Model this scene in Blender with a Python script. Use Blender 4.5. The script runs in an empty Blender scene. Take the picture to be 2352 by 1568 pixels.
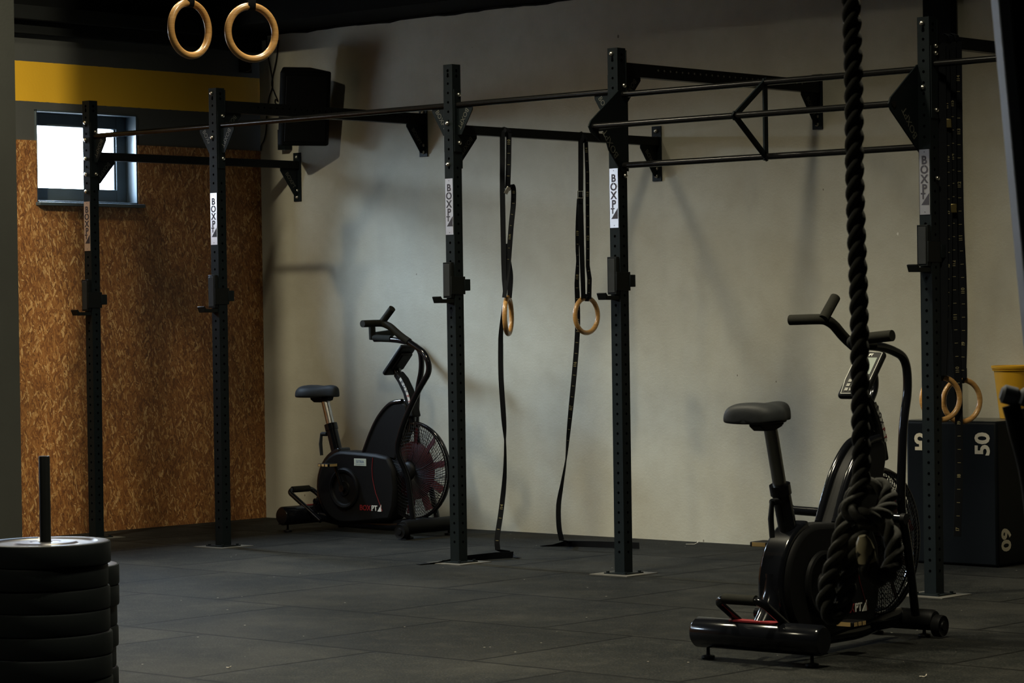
import bpy, bmesh, math, random
from mathutils import Vector, Matrix
random.seed(7)
D = bpy.data
COL = bpy.context.scene.collection
PI = math.pi
# ------------------------------------------------------------------ camera survey
FPX, YAW, PITCH, ROLL = 6275.8, 0.7363, -0.0092, -0.0145
CAM = Vector((14.1263, -12.9984, 1.3821))
FW = Vector((-math.sin(YAW)*math.cos(PITCH), math.cos(YAW)*math.cos(PITCH), math.sin(PITCH)))
RT = Vector((math.cos(YAW), math.sin(YAW), 0)); UP = RT.cross(FW)

def sight(px, py):
    a, b = px-1176, py-784; c, s = math.cos(ROLL), math.sin(ROLL)
    return FW + RT*((a*c+b*s)/FPX) - UP*((-a*s+b*c)/FPX)
def on(px, py, ax, val):
    d = sight(px, py); t = (val-CAM[ax])/d[ax]; return CAM+d*t
def dep(px, py, t): return CAM+sight(px, py)*t

# ------------------------------------------------------------------ materials
def nodes(name):
    m = D.materials.new(name); m.use_nodes = True; nt = m.node_tree
    return m, nt, nt.nodes['Principled BSDF']
def N(nt, typ, **kw):
    n = nt.nodes.new(typ)
    for k, v in kw.items():
        if k in n.inputs: n.inputs[k].default_value = v
        else: setattr(n, k, v)
    return n
def ramp(nt, src, stops, interp='LINEAR'):
    r = N(nt, 'ShaderNodeValToRGB'); r.color_ramp.interpolation = interp; e = r.color_ramp.elements
    e[0].position, e[0].color = stops[0][0], (*stops[0][1], 1)
    e[1].position, e[1].color = stops[-1][0], (*stops[-1][1], 1)
    for p, c in stops[1:-1]:
        x = e.new(p); x.color = (*c, 1)
    nt.links.new(src, r.inputs[0]); return r.outputs[0]
def mixc(nt, f, a, b, mode='MIX'):
    n = N(nt, 'ShaderNodeMix', data_type='RGBA', blend_type=mode)
    for sock, v in ((n.inputs[0], f), (n.inputs[6], a), (n.inputs[7], b)):
        if hasattr(v, 'links'): nt.links.new(v, sock)
        elif isinstance(v, (int, float)): sock.default_value = v
        else: sock.default_value = (*v, 1)
    return n.outputs[2]
def mth(nt, op, a, b=None):
    n = N(nt, 'ShaderNodeMath', operation=op)
    for i, v in enumerate((a, b)):
        if v is None: continue
        if hasattr(v, 'links'): nt.links.new(v, n.inputs[i])
        else: n.inputs[i].default_value = v
    return n.outputs[0]
def coords(nt, scale=(1, 1, 1), rot=(0, 0, 0), loc=(0, 0, 0)):
    t = N(nt, 'ShaderNodeTexCoord'); m = N(nt, 'ShaderNodeMapping')
    m.inputs['Scale'].default_value = scale; m.inputs['Rotation'].default_value = rot; m.inputs['Location'].default_value = loc
    nt.links.new(t.outputs['Object'], m.inputs[0]); return m.outputs[0]
def noise(nt, vec, scale, detail=3, rough=.5):
    n = N(nt, 'ShaderNodeTexNoise'); n.inputs['Scale'].default_value = scale
    n.inputs['Detail'].default_value = detail; n.inputs['Roughness'].default_value = rough
    nt.links.new(vec, n.inputs['Vector']); return n.outputs['Fac']
def bump(nt, bs, h, strength, dist=.01):
    b = N(nt, 'ShaderNodeBump'); b.inputs['Strength'].default_value = strength; b.inputs['Distance'].default_value = dist
    nt.links.new(h, b.inputs['Height']); nt.links.new(b.outputs[0], bs.inputs['Normal'])
MATS = {}
def mat(name, col, rough=.5, metal=0, var=0, vscale=20, bmp=0, bscale=200, spec=None):
    m, nt, bs = nodes(name)
    bs.inputs['Roughness'].default_value = rough; bs.inputs['Metallic'].default_value = metal
    if spec is None and max(col) < .03 and rough > .35: spec = .09
    if spec is not None: bs.inputs['Specular IOR Level'].default_value = spec
    v = coords(nt)
    if var:
        f = noise(nt, v, vscale, 4)
        nt.links.new(mixc(nt, f, tuple(c*(1-var) for c in col), tuple(min(1, c*(1+var)) for c in col)), bs.inputs['Base Color'])
    else: bs.inputs['Base Color'].default_value = (*col, 1)
    if bmp: bump(nt, bs, noise(nt, v, bscale, 2), bmp, .002)
    MATS[name] = m; return m
barm = mat('polished_black_bar', (.005, .005, .005), .22, 0, spec=.25)
powder = mat('black_powder_coat', (.0065, .0095, .011), .48, 0, .15, 30, .15, 900)
beamcoat = mat('black_satin_tube', (.006, .007, .007), .40, 0, .15, 30)
hole = mat('punched_hole', (.0008, .0008, .001), .9, spec=0)
gloss = mat('gloss_black_paint', (.004, .0045, .006), .13, 0, spec=.35)
plast = mat('black_plastic', (.0055, .0058, .0062), .5, 0, .2, 15, .1, 500)
foam = mat('foam_grip', (.014, .014, .011), .85, 0, .2, 60, .3, 700)
saddle = mat('saddle_vinyl', (.022, .024, .026), .5, 0, .15, 40, .25, 500)
chrome = mat('brushed_chrome', (.55, .53, .50), .3, 1)
steelgrey = mat('cut_letter_edges', (.075, .075, .06), .5)
steel = mat('zinc_bolt', (.62, .60, .54), .3, 1)
strapm = mat('black_webbing', (.006, .007, .009), .7, 0, .15, 200, .4, 600)
strapw = mat('webbing_print', (.22, .19, .10), .8)
logo_al = mat('silver_name_plate', (.62, .62, .64), .30, .85, .05, 60)
ink = mat('dark_lettering', (.02, .018, .03), .6)
red = mat('red_fan_plastic', (.040, .003, .006), .6, spec=.2)
redline = mat('red_accent', (.17, .006, .010), .5)
white = mat('white_print', (.62, .62, .58), .6)
gold = mat('amber_reflector', (.55, .38, .16), .3, .3)
rubber = mat('bumper_rubber', (.007, .009, .010), .55, 0, .2, 10, .1, 300)
ropem = mat('dark_rope_fibre', (.034, .034, .028), .9, 0, .35, 90, .8, 400)
caprope = mat('taped_rope_end', (.45, .40, .25), .35)
foamblk = mat('vinyl_foam_block', (.0022, .0034, .0045), .55, 0, .2, 8, .2, 60)
boxtop = mat('lit_vinyl_top', (.10, .10, .085), .4, 0, .4, 20)  # paler than the foam body to stand for light on the top
cream = mat('cream_numbers', (.52, .47, .36), .7)
yellowp = mat('yellow_plastic', (.62, .33, .015), .45, 0, .08, 6)
dust = mat('grey_concrete_dust', (.075, .072, .062), .95, 0, .4, 30, .3, 100)
framem = mat('window_frame_grey', (.045, .060, .070), .45, 0, .1, 10)
cable = mat('black_cable', (.006, .006, .006), .7)
speakerm = mat('speaker_grille', (.003, .0035, .004), .8, 0, .2, 60)
paper = mat('torn_paper', (.55, .50, .42), .9)
screenm = mat('lcd_screen', (.07, .10, .08), .5)
paleblue = mat('blue_lit_edge', (.36, .43, .55), .5)  # pale blue stands for cool light along the black post's edge
bluegrey = mat('blue_grey_rubber', (.11, .125, .15), .6)
sticker = mat('pale_green_sticker', (.38, .42, .35), .6)
platetop = mat('bumper_plate_face', (.05, .05, .065), .30, spec=1.0, var=.15, vscale=30)  # paler than the rubber so the colour carries part of the reflection
platebl = mat('blue_plate_print', (.05, .10, .22), .4)

def wood_mat():
    m, nt, bs = nodes('varnished_birch'); v = coords(nt, (1, 1, 1)); w = coords(nt, (6, 6, 60))
    c = ramp(nt, noise(nt, w, 3, 5, .6), [(.25, (.31, .155, .045)), (.55, (.43, .235, .078)), (.8, (.52, .31, .12))])
    nt.links.new(c, bs.inputs['Base Color']); bs.inputs['Roughness'].default_value = .38
    bs.inputs['Coat Weight'].default_value = .3; bs.inputs['Coat Roughness'].default_value = .15
    return m
wood = wood_mat()

def wall_mat():
    m, nt, bs = nodes('painted_concrete_wall'); v = coords(nt)
    n1 = noise(nt, v, .9, 5, .55); n2 = noise(nt, v, 7, 5, .6); n3 = noise(nt, v, 160, 2)
    c = ramp(nt, n1, [(.3, (.36, .335, .26)), (.5, (.425, .405, .325)), (.7, (.46, .445, .365))])
    c = mixc(nt, ramp(nt, n2, [(.42, (0, 0, 0)), (.75, (.35, .35, .35))]), c, (.30, .27, .20))
    c = mixc(nt, .12, c, mixc(nt, n3, (.2, .19, .15), (.6, .57, .5)))
    sv = coords(nt, (1.3, 1, .35)); n4 = noise(nt, sv, 2.2, 4, .6)
    c = mixc(nt, ramp(nt, n4, [(.55, (0, 0, 0)), (.72, (.22, .22, .22))]), c, (.29, .285, .27))
    for s, th, colr, off in ((2.1, .018, (.09, .08, .06), 0), (1.6, .016, (.75, .73, .66), 3.3), (5, .02, (.14, .12, .09), 7.7)):
        vo = N(nt, 'ShaderNodeTexVoronoi'); vo.inputs['Scale'].default_value = s; vo.inputs['Randomness'].default_value = 1
        nt.links.new(coords(nt, (1, 1, .7), (0, 0, 0), (off, off, off)), vo.inputs['Vector'])
        d = mth(nt, 'ADD', vo.outputs['Distance'], mth(nt, 'MULTIPLY', mth(nt, 'SUBTRACT', n2, .5), .08))
        f = mth(nt, 'LESS_THAN', d, th)
        c = mixc(nt, mth(nt, 'MULTIPLY', f, .8), c, colr)
    nt.links.new(c, bs.inputs['Base Color']); bs.inputs['Roughness'].default_value = .9
    bump(nt, bs, noise(nt, v, 60, 6, .75), .45, .004)
    return m
wallm = wall_mat()

def zband_mat():
    m, nt, bs = nodes('grey_wall_with_yellow_band'); t = N(nt, 'ShaderNodeTexCoord'); s = N(nt, 'ShaderNodeSeparateXYZ')
    nt.links.new(t.outputs['Object'], s.inputs[0]); z = s.outputs[2]
    n = noise(nt, coords(nt), 3, 4)
    e = mth(nt, 'ADD', z, mth(nt, 'MULTIPLY', noise(nt, coords(nt), 25, 2), .006))
    y = mth(nt, 'MULTIPLY', mth(nt, 'GREATER_THAN', e, 2.8176), mth(nt, 'LESS_THAN', e, 3.075))
    g = mixc(nt, n, (.050, .052, .050), (.068, .070, .066))
    c = mixc(nt, y, g, mixc(nt, n, (.70, .38, .012), (.76, .43, .018)))
    nt.links.new(c, bs.inputs['Base Color']); bs.inputs['Roughness'].default_value = .8
    bump(nt, bs, noise(nt, coords(nt), 60, 3), .15, .003)
    return m
bandm = zband_mat()

def osb_mat():
    m, nt, bs = nodes('oriented_strand_board')
    layers = []
    for i, (ang, sy, sz, off) in enumerate(((.25, 88, 17, 0), (-.55, 80, 18, 5), (1.0, 95, 20, 11), (-1.2, 100, 23, 17), (-.1, 115, 14, 23), (.6, 82, 17, 31), (-.3, 135, 30, 37))):
        t = N(nt, 'ShaderNodeTexCoord'); mp = N(nt, 'ShaderNodeMapping')
        mp.inputs['Rotation'].default_value = (ang, 0, 0); mp.inputs['Location'].default_value = (off, off, off)
        nt.links.new(t.outputs['Object'], mp.inputs[0])
        wn = N(nt, 'ShaderNodeTexNoise'); wn.inputs['Scale'].default_value = 14; nt.links.new(mp.outputs[0], wn.inputs['Vector'])
        ad = N(nt, 'ShaderNodeVectorMath', operation='MULTIPLY_ADD')
        nt.links.new(wn.outputs['Color'], ad.inputs[0]); ad.inputs[1].default_value = (.035, .035, .035); nt.links.new(mp.outputs[0], ad.inputs[2])
        m2 = N(nt, 'ShaderNodeMapping'); m2.inputs['Scale'].default_value = (1, sy, sz); nt.links.new(ad.outputs[0], m2.inputs[0])
        vo = N(nt, 'ShaderNodeTexVoronoi'); vo.inputs['Scale'].default_value = 1.0; nt.links.new(m2.outputs[0], vo.inputs['Vector'])
        sp = N(nt, 'ShaderNodeSeparateColor'); nt.links.new(vo.outputs['Color'], sp.inputs[0])
        layers.append((sp.outputs[0], sp.outputs[1], vo.outputs['Distance']))
    stops = [(0, (.16, .060, .018)), (.2, (.23, .088, .024)), (.5, (.31, .13, .036)), (.78, (.38, .17, .050)), (.88, (.50, .27, .095)), (1, (.66, .42, .19))]
    c = ramp(nt, layers[0][0], stops); h = layers[0][0]
    for r_, g_, d_ in layers[1:]:
        f = mth(nt, 'GREATER_THAN', g_, .62)
        c = mixc(nt, f, c, ramp(nt, r_, stops)); 
    dk = noise(nt, coords(nt), 55, 3, .7)
    c = mixc(nt, ramp(nt, dk, [(.57, (0, 0, 0)), (.70, (.8, .8, .8))]), c, (.06, .024, .009))
    lg = noise(nt, coords(nt, (1, 1, .6)), 2.5, 3)
    c = mixc(nt, 1, c, ramp(nt, lg, [(.3, (.8, .8, .8)), (.7, (1.12, 1.08, 1.05))]), 'MULTIPLY')
    c = mixc(nt, 1, c, ramp(nt, noise(nt, coords(nt, (1, 1, .3)), 260, 3, .7), [(.35, (.68, .66, .62)), (.6, (1.08, 1.08, 1.05))]), 'MULTIPLY')
    nt.links.new(c, bs.inputs['Base Color']); bs.inputs['Roughness'].default_value = .6
    bump(nt, bs, layers[1][0], .3, .003)
    return m
osbm = osb_mat()

def floor_mat():
    m, nt, bs = nodes('rubber_gym_tiles')
    t = N(nt, 'ShaderNodeTexCoord'); mp = N(nt, 'ShaderNodeMapping'); mp.inputs['Location'].default_value = (-4.50, 3.95, 0)
    nt.links.new(t.outputs['Object'], mp.inputs[0])
    nd = N(nt, 'ShaderNodeTexNoise'); nd.inputs['Scale'].default_value = 1.2; nt.links.new(t.outputs['Object'], nd.inputs['Vector'])
    ad = N(nt, 'ShaderNodeVectorMath', operation='MULTIPLY_ADD'); nt.links.new(nd.outputs['Color'], ad.inputs[0]); ad.inputs[1].default_value = (.035, .035, 0); nt.links.new(mp.outputs[0], ad.inputs[2])
    b = N(nt, 'ShaderNodeTexBrick', offset=.5, offset_frequency=2, squash=1)
    b.inputs['Scale'].default_value = 1; b.inputs['Brick Width'].default_value = 1.07; b.inputs['Row Height'].default_value = 1.03
    b.inputs['Mortar Size'].default_value = .018; b.inputs['Mortar Smooth'].default_value = .9; b.inputs['Bias'].default_value = 0  # real seams, drawn wider to include the shade of curled tile edges
    b.inputs['Color1'].default_value = (.82, .82, .82, 1); b.inputs['Color2'].default_value = (1.12, 1.12, 1.12, 1); b.inputs['Mortar'].default_value = (.12, .12, .12, 1)
    nt.links.new(ad.outputs[0], b.inputs['Vector'])
    n1 = noise(nt, coords(nt), 1.3, 6, .62); n2 = noise(nt, coords(nt), 300, 3, .7); n5 = noise(nt, coords(nt, (1, 1, 1), (0, 0, .5)), 9, 5, .7)
    c = ramp(nt, n1, [(.35, (.004, .0052, .0052)), (.5, (.010, .011, .010)), (.66, (.024, .024, .021))])
    c = mixc(nt, ramp(nt, n5, [(.5, (0, 0, 0)), (.8, (.5, .5, .5))]), c, (.055, .054, .048))
    c = mixc(nt, ramp(nt, n2, [(.35, (.6, .6, .6)), (.6, (0, 0, 0))]), c, (.005, .006, .006)); c = mixc(nt, ramp(nt, noise(nt, coords(nt), 110, 2, .6), [(.52, (0, 0, 0)), (.72, (.5, .5, .5))]), c, (.075, .072, .064))
    c = mixc(nt, 1, c, b.outputs['Color'], 'MULTIPLY')
    for s, th, colr, off in ((9, .045, (.38, .36, .30), 0), (26, .05, (.24, .22, .18), 4)):
        vo = N(nt, 'ShaderNodeTexVoronoi'); vo.inputs['Scale'].default_value = s
        nt.links.new(coords(nt, (1, 1, 1), (0, 0, .4), (off, off, 0)), vo.inputs['Vector'])
        sp = N(nt, 'ShaderNodeSeparateColor'); nt.links.new(vo.outputs['Color'], sp.inputs[0])
        f = mth(nt, 'MULTIPLY', mth(nt, 'LESS_THAN', vo.outputs['Distance'], th), mth(nt, 'GREATER_THAN', sp.outputs[0], .72))
        c = mixc(nt, mth(nt, 'MULTIPLY', f, .8), c, colr)
    nt.links.new(c, bs.inputs['Base Color']); bs.inputs['Roughness'].default_value = .7; bs.inputs['Specular IOR Level'].default_value = .09
    bump(nt, bs, mth(nt, 'ADD', noise(nt, coords(nt), 220, 3, .7), mth(nt, 'MULTIPLY', b.outputs['Fac'], -1.5)), .45, .003)
    return m
floorm = floor_mat()
greyp = mat('dark_grey_plaster', (.034, .036, .031), .85, 0, .15, 5, .2, 60)
blackw = mat('black_painted_ceiling', (.0045, .005, .005), .85, 0, .2, 3)
beamdark = mat('dark_roof_cladding', (.012, .013, .013), .7, 0, .2, 4)
plain = mat('plain_hall_wall', (.10, .095, .085), .9, 0, .15, 2)

# ------------------------------------------------------------------ mesh builder
class MB:
    def __init__(s): s.v = []; s.f = []; s.m = []
    def add(s, vs, fs, mi=0, M=None):
        o = len(s.v)
        for p in vs:
            p = Vector(p); s.v.append(tuple(M @ p) if M else tuple(p))
        for f in fs: s.f.append([o+i for i in f]); s.m.append(mi)
        return s
    def box(s, a, b, mi=0, M=None):
        (x0, y0, z0), (x1, y1, z1) = a, b
        x0, x1 = sorted((x0, x1)); y0, y1 = sorted((y0, y1)); z0, z1 = sorted((z0, z1))
        v = [(x0, y0, z0), (x1, y0, z0), (x1, y1, z0), (x0, y1, z0), (x0, y0, z1), (x1, y0, z1), (x1, y1, z1), (x0, y1, z1)]
        return s.add(v, [(0, 3, 2, 1), (4, 5, 6, 7), (0, 1, 5, 4), (1, 2, 6, 5), (2, 3, 7, 6), (3, 0, 4, 7)], mi, M)
    def prism(s, poly, O, A, B, T, mi=0):
        """poly of (a,b) in the frame O + a*A + b*B, extruded from O-T to O+T"""
        O, A, B, T = map(Vector, (O, A, B, T)); n = len(poly)
        area = sum(poly[i][0]*poly[(i+1) % n][1]-poly[(i+1) % n][0]*poly[i][1] for i in range(n))
        if area*(A.cross(B)).dot(T) < 0: poly = poly[::-1]
        v = [O+A*a+B*b-T for a, b in poly]+[O+A*a+B*b+T for a, b in poly]
        f = [list(range(n))[::-1], list(range(n, 2*n))]+[(i, (i+1) % n, n+(i+1) % n, n+i) for i in range(n)]
        return s.add(v, f, mi)
    def tube(s, pts, r, seg=12, mi=0, closed=False, cap=True, twist=0):
        pts = [Vector(p) for p in pts]; n = len(pts); rs = r if isinstance(r, (list, tuple)) else [r]*n
        tg = []
        for i in range(n):
            if closed: t = pts[(i+1) % n]-pts[i-1]
            else: t = pts[min(i+1, n-1)]-pts[max(i-1, 0)]
            tg.append(t.normalized())
        ref = Vector((0, 0, 1)) if abs(tg[0].z) < .9 else Vector((1, 0, 0))
        u = (ref-tg[0]*ref.dot(tg[0])).normalized(); o = len(s.v)
        for i in range(n):
            u = (u-tg[i]*u.dot(tg[i]))
            u = u.normalized() if u.length > 1e-6 else tg[i].orthogonal().normalized()
            w = tg[i].cross(u)
            for k in range(seg):
                a = 2*PI*k/seg; s.v.append(tuple(pts[i]+(u*math.cos(a)+w*math.sin(a))*rs[i]))
        for i in range(n if closed else n-1):
            j = (i+1) % n
            for k in range(seg):
                l = (k+1) % seg; s.f.append([o+i*seg+k, o+i*seg+l, o+j*seg+l, o+j*seg+k]); s.m.append(mi)
        if cap and not closed:
            s.f.append([o+k for k in range(seg)][::-1]); s.m.append(mi)
            s.f.append([o+(n-1)*seg+k for k in range(seg)]); s.m.append(mi)
        return s
    def lathe(s, prof, M=None, seg=40, mi=0):
        o = len(s.v)
        for r, z in prof:
            for k in range(seg):
                a = 2*PI*k/seg; p = Vector((r*math.cos(a), r*math.sin(a), z)); s.v.append(tuple(M @ p) if M else tuple(p))
        for i in range(len(prof)-1):
            for k in range(seg):
                l = (k+1) % seg; s.f.append([o+i*seg+k, o+i*seg+l, o+(i+1)*seg+l, o+(i+1)*seg+k]); s.m.append(mi)
        if prof[0][0] > 0: pass
        return s
    def disc(s, r, M, seg=12, mi=0, h=.001):
        return s.lathe([(0, h), (r, h), (r, 0)], M, seg, mi)
    def ribbon(s, pts, angs, w=.030, th=.0016, mi=0, ticks=None):
        """strap: pts centre line, angs the heading of its width in plan"""
        n = len(pts); pts = [Vector(p) for p in pts]; o = len(s.v)
        for i, p in enumerate(pts):
            t = (pts[min(i+1, n-1)]-pts[max(i-1, 0)]).normalized()
            a = angs[i] if isinstance(angs, (list, tuple)) else angs
            d = a if isinstance(a, Vector) else Vector((math.cos(a), math.sin(a), 0))
            d = (d-t*d.dot(t)).normalized(); nn = t.cross(d).normalized()
            for x, y in ((-1, -1), (1, -1), (1, 1), (-1, 1)): s.v.append(tuple(p+d*(w/2*x)+nn*(th/2*y)))
        for i in range(n-1):
            for k in range(4):
                l = (k+1) % 4; s.f.append([o+i*4+k, o+i*4+l, o+i*4+4+l, o+i*4+4+k]); s.m.append(mi)
        s.f.append([o, o+3, o+2, o+1]); s.m.append(mi); e = o+(n-1)*4; s.f.append([e, e+1, e+2, e+3]); s.m.append(mi)
        return s
    def text(s, txt, size, O, A, B, mi=0, ext=.0006, bold=0):
        c = D.curves.new('t', 'FONT'); c.body = txt; c.size = size; c.align_x = 'CENTER'; c.align_y = 'CENTER'
        c.extrude = ext; c.offset = bold; c.resolution_u = 3
        ob = D.objects.new('t', c); COL.objects.link(ob)
        dg = bpy.context.evaluated_depsgraph_get(); me = D.meshes.new_from_object(ob.evaluated_get(dg))
        O, A, B = Vector(O), Vector(A).normalized(), Vector(B).normalized(); C = A.cross(B)
        s.add([O+A*v.co.x+B*v.co.y+C*v.co.z for v in me.vertices], [list(p.vertices) for p in me.polygons], mi)
        D.objects.remove(ob); D.curves.remove(c); D.meshes.remove(me); return s
    def build(s, name, mats, parent=None, bevel=0, smooth=True, loc=None, ang=38):
        me = D.meshes.new(name); me.from_pydata(s.v, [], s.f)
        ms = mats if isinstance(mats, (list, tuple)) else [mats]
        for m in ms: me.materials.append(m)
        me.polygons.foreach_set('material_index', s.m)
        if smooth:
            me.polygons.foreach_set('use_smooth', [True]*len(s.f)); me.update(); me.set_sharp_from_angle(angle=math.radians(ang))
        me.validate(); me.update()
        o = D.objects.new(name, me); COL.objects.link(o)
        if parent: o.parent = parent
        if loc is not None: o.location = loc
        if bevel:
            b = o.modifiers.new('Bevel', 'BEVEL'); b.width = bevel; b.segments = 2; b.limit_method = 'ANGLE'; b.angle_limit = math.radians(50)
        return o

def arcpts(pts, r=.05, k=6):
    """round the corners of a polyline"""
    pts = [Vector(p) for p in pts]; out = [pts[0]]
    for i in range(1, len(pts)-1):
        a, b, c = pts[i-1], pts[i], pts[i+1]; d1 = (a-b); d2 = (c-b)
        l = min(r, d1.length*.48, d2.length*.48); p = b+d1.normalized()*l; q = b+d2.normalized()*l
        for j in range(k+1):
            t = j/k; out.append(p*(1-t)**2+b*2*t*(1-t)+q*t*t)
    out.append(pts[-1]); return out
def smoothpath(pts, k=8):
    """Catmull-Rom through points"""
    P = [Vector(p) for p in pts]; P = [P[0]*2-P[1]]+P+[P[-1]*2-P[-2]]; out = []
    for i in range(1, len(P)-2):
        a, b, c, d = P[i-1:i+3]
        for j in range(k):
            t = j/k; out.append(.5*((2*b)+(c-a)*t+(2*a-5*b+4*c-d)*t*t+(3*b-a-3*c+d)*t**3))
    out.append(P[-2]); return out
def axisM(loc, z, x=None):
    z = Vector(z).normalized(); x = Vector(x) if x else (Vector((0, 0, 1)) if abs(z.z) < .9 else Vector((1, 0, 0)))
    x = (x-z*x.dot(z)).normalized(); y = z.cross(x)
    M = Matrix((x, y, z)).transposed().to_4x4(); M.translation = Vector(loc); return M
def tag(o, label=None, cat=None, group=None, kind=None):
    if label: o['label'] = label
    if cat: o['category'] = cat
    if group: o['group'] = group
    if kind: o['kind'] = kind
    return o
def thing(name, label, cat, loc=(0, 0, 0), rz=0, group=None):
    o = D.objects.new(name, None); COL.objects.link(o); o.location = loc; o.rotation_euler = (0, 0, rz); o.empty_display_size = .1
    return tag(o, label, cat, group)
def copy_tree(o, parent=None):
    c = o.copy(); COL.objects.link(c)
    if parent: c.parent = parent
    for ch in [x for x in D.objects if x.parent == o]: copy_tree(ch, c)
    return c

# ------------------------------------------------------------------ setting
HX, HY, HZ = 17.0, -16.0, 6.0
def struct(o, label, cat): return tag(o, label, cat, None, 'structure')
struct(MB().box((-.3, .3, -.2), (HX+.3, HY-.3, 0)).build('floor', floorm, smooth=False), 'black rubber tile floor with brick-offset seams and chalk dust', 'floor')
struct(MB().box((-.3, .3, HZ), (HX+.3, HY-.3, HZ+.2)).build('ceiling', blackw, smooth=False), 'black ceiling of the hall', 'ceiling')
w = MB().box((0, 0, 0), (HX, .25, 3.36)).box((0, 0, 3.36), (HX, .25, HZ), 1)
struct(w.build('wall_back', [wallm, blackw], smooth=False), 'beige painted concrete wall behind the black rack, black above', 'wall')
struct(MB().box((HX, .25, 0), (HX+.25, HY-.25, HZ)).build('wall_right', plain, smooth=False), 'plain hall wall out of view on the right', 'wall')
struct(MB().box((-.25, HY-.25, 0), (HX, HY, HZ)).build('wall_front', plain, smooth=False), 'plain hall wall behind the camera', 'wall')
WIN = [(-1.96, -1.11), (-4.15, -3.25), (-6.35, -5.35), (-7.85, -6.85)]
WZ = (2.165, 2.765)
def holed(mb, x0, x1, y0, y1, z0, z1, mi=0):
    hs = [h for h in WIN if h[0] > y0 and h[1] < y1]
    cur = y0
    for a, b in sorted(hs):
        mb.box((x0, cur, z0), (x1, a, z1), mi)
        if z0 < WZ[0]: mb.box((x0, a, z0), (x1, b, min(z1, WZ[0])), mi)
        if z1 > WZ[1]: mb.box((x0, a, max(z0, WZ[1])), (x1, b, z1), mi)
        cur = b
    mb.box((x0, cur, z0), (x1, y1, z1), mi); return mb
struct(holed(MB(), -.25, -.018, HY, .25, 0, 3.40).build('wall_left', bandm, smooth=False), 'dark grey wall with a yellow painted band above the window', 'wall')
struct(MB().box((-.25, HY, 3.40), (-.018, .25, HZ)).build('trim_1', blackw, smooth=False), 'black upper wall above the yellow band', 'wall')
struct(holed(MB(), -.018, 0, HY+.01, 0, 0, 2.563).build('trim_2', osbm, smooth=False), 'brown strand board cladding below the window', 'wall cladding')
struct(MB().box((-.018, HY+.01, 3.245), (.03, 0, 3.33)).box((-.018, HY+.01, 3.33), (.09, 0, 3.42)).build('trim_3', beamdark, bevel=.004, smooth=False), 'dark stepped ledge above the yellow band', 'ledge')
b = MB().box((0, -.5, 3.375), (HX, 0, 3.62))
struct(b.build('trim_4', blackw, smooth=False), 'black lowered soffit above the beige wall', 'soffit')
b = MB(); b.box((5.545, -.06, 0), (5.73, 0, 3.4))
struct(b.build('trim_5', speakerm, bevel=.004), 'black flat steel pilaster on the beige wall behind the nearest upright', 'pilaster')
pc = dep(49.5, 700, 15.2); pd = Vector((math.cos(YAW), math.sin(YAW), 0))
b = MB(); b.box((pc.x-.42, pc.y-.50, 0), (pc.x-.0, pc.y-.02, HZ))
struct(b.build('trim_6', greyp, smooth=False), 'dark olive grey pillar at the left edge of the frame', 'pillar')

def window(n, y0, y1, label):
    r = D.objects.new('window_%d' % n, None); COL.objects.link(r); r.location = (-.11, (y0+y1)/2, WZ[0]); struct(r, label, 'window')
    cy = (y0+y1)/2; yy0, yy1, h = y0-cy, y1-cy, WZ[1]-WZ[0]
    m = MB(); t = .012                                # reveal lining
    m.box((-.05, yy0, 0), (.105, yy0+t, h)).box((-.05, yy1-t, 0), (.105, yy1, h)).box((-.05, yy0, h-t), (.105, yy1, h)).box((-.05, yy0, 0), (.105, yy1, t))
    m.build('window_lining', framem, r, bevel=.002)
    m = MB(); f = .095
    m.box((-.05, yy0+.012, .012), (0, yy0+f-.03, h-.012)).box((-.05, yy1-f, .012), (0, yy1-.012, h-.012)).box((-.049, yy0+f-.03, h-f), (-.001, yy1-f, h-.012)).box((-.049, yy0+f-.03, .012), (-.001, yy1-f, f+.005))
    m.box((-.045, yy1-f-.012, f), (-.012, yy1-f, h-f))
    m.build('window_frame', framem, r, bevel=.004)
    g, nt, bs = nodes('window_glass'); tr = N(nt, 'ShaderNodeBsdfTransparent'); gl = N(nt, 'ShaderNodeBsdfGlossy'); gl.inputs['Roughness'].default_value = .02
    mx = N(nt, 'ShaderNodeMixShader'); mx.inputs[0].default_value = .05
    nt.links.new(tr.outputs[0], mx.inputs[1]); nt.links.new(gl.outputs[0], mx.inputs[2]); nt.links.new(mx.outputs[0], nt.nodes['Material Output'].inputs[0])
    MB().box((-.032, yy0+.05, .08), (-.028, yy1-.08, h-.08)).build('window_pane', g, r, smooth=False)
    m = MB(); m.box((.0, yy0-.012, -.022), (.155, yy1+.02, 0)); m.build('window_sill', framem, r, bevel=.003)
window(1, *WIN[0], 'small square window with dark grey frame, glaring white daylight')
for i, (a, b_) in enumerate(WIN[1:]): window(i+2, a, b_, 'small window further along the left wall, out of view')

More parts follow.
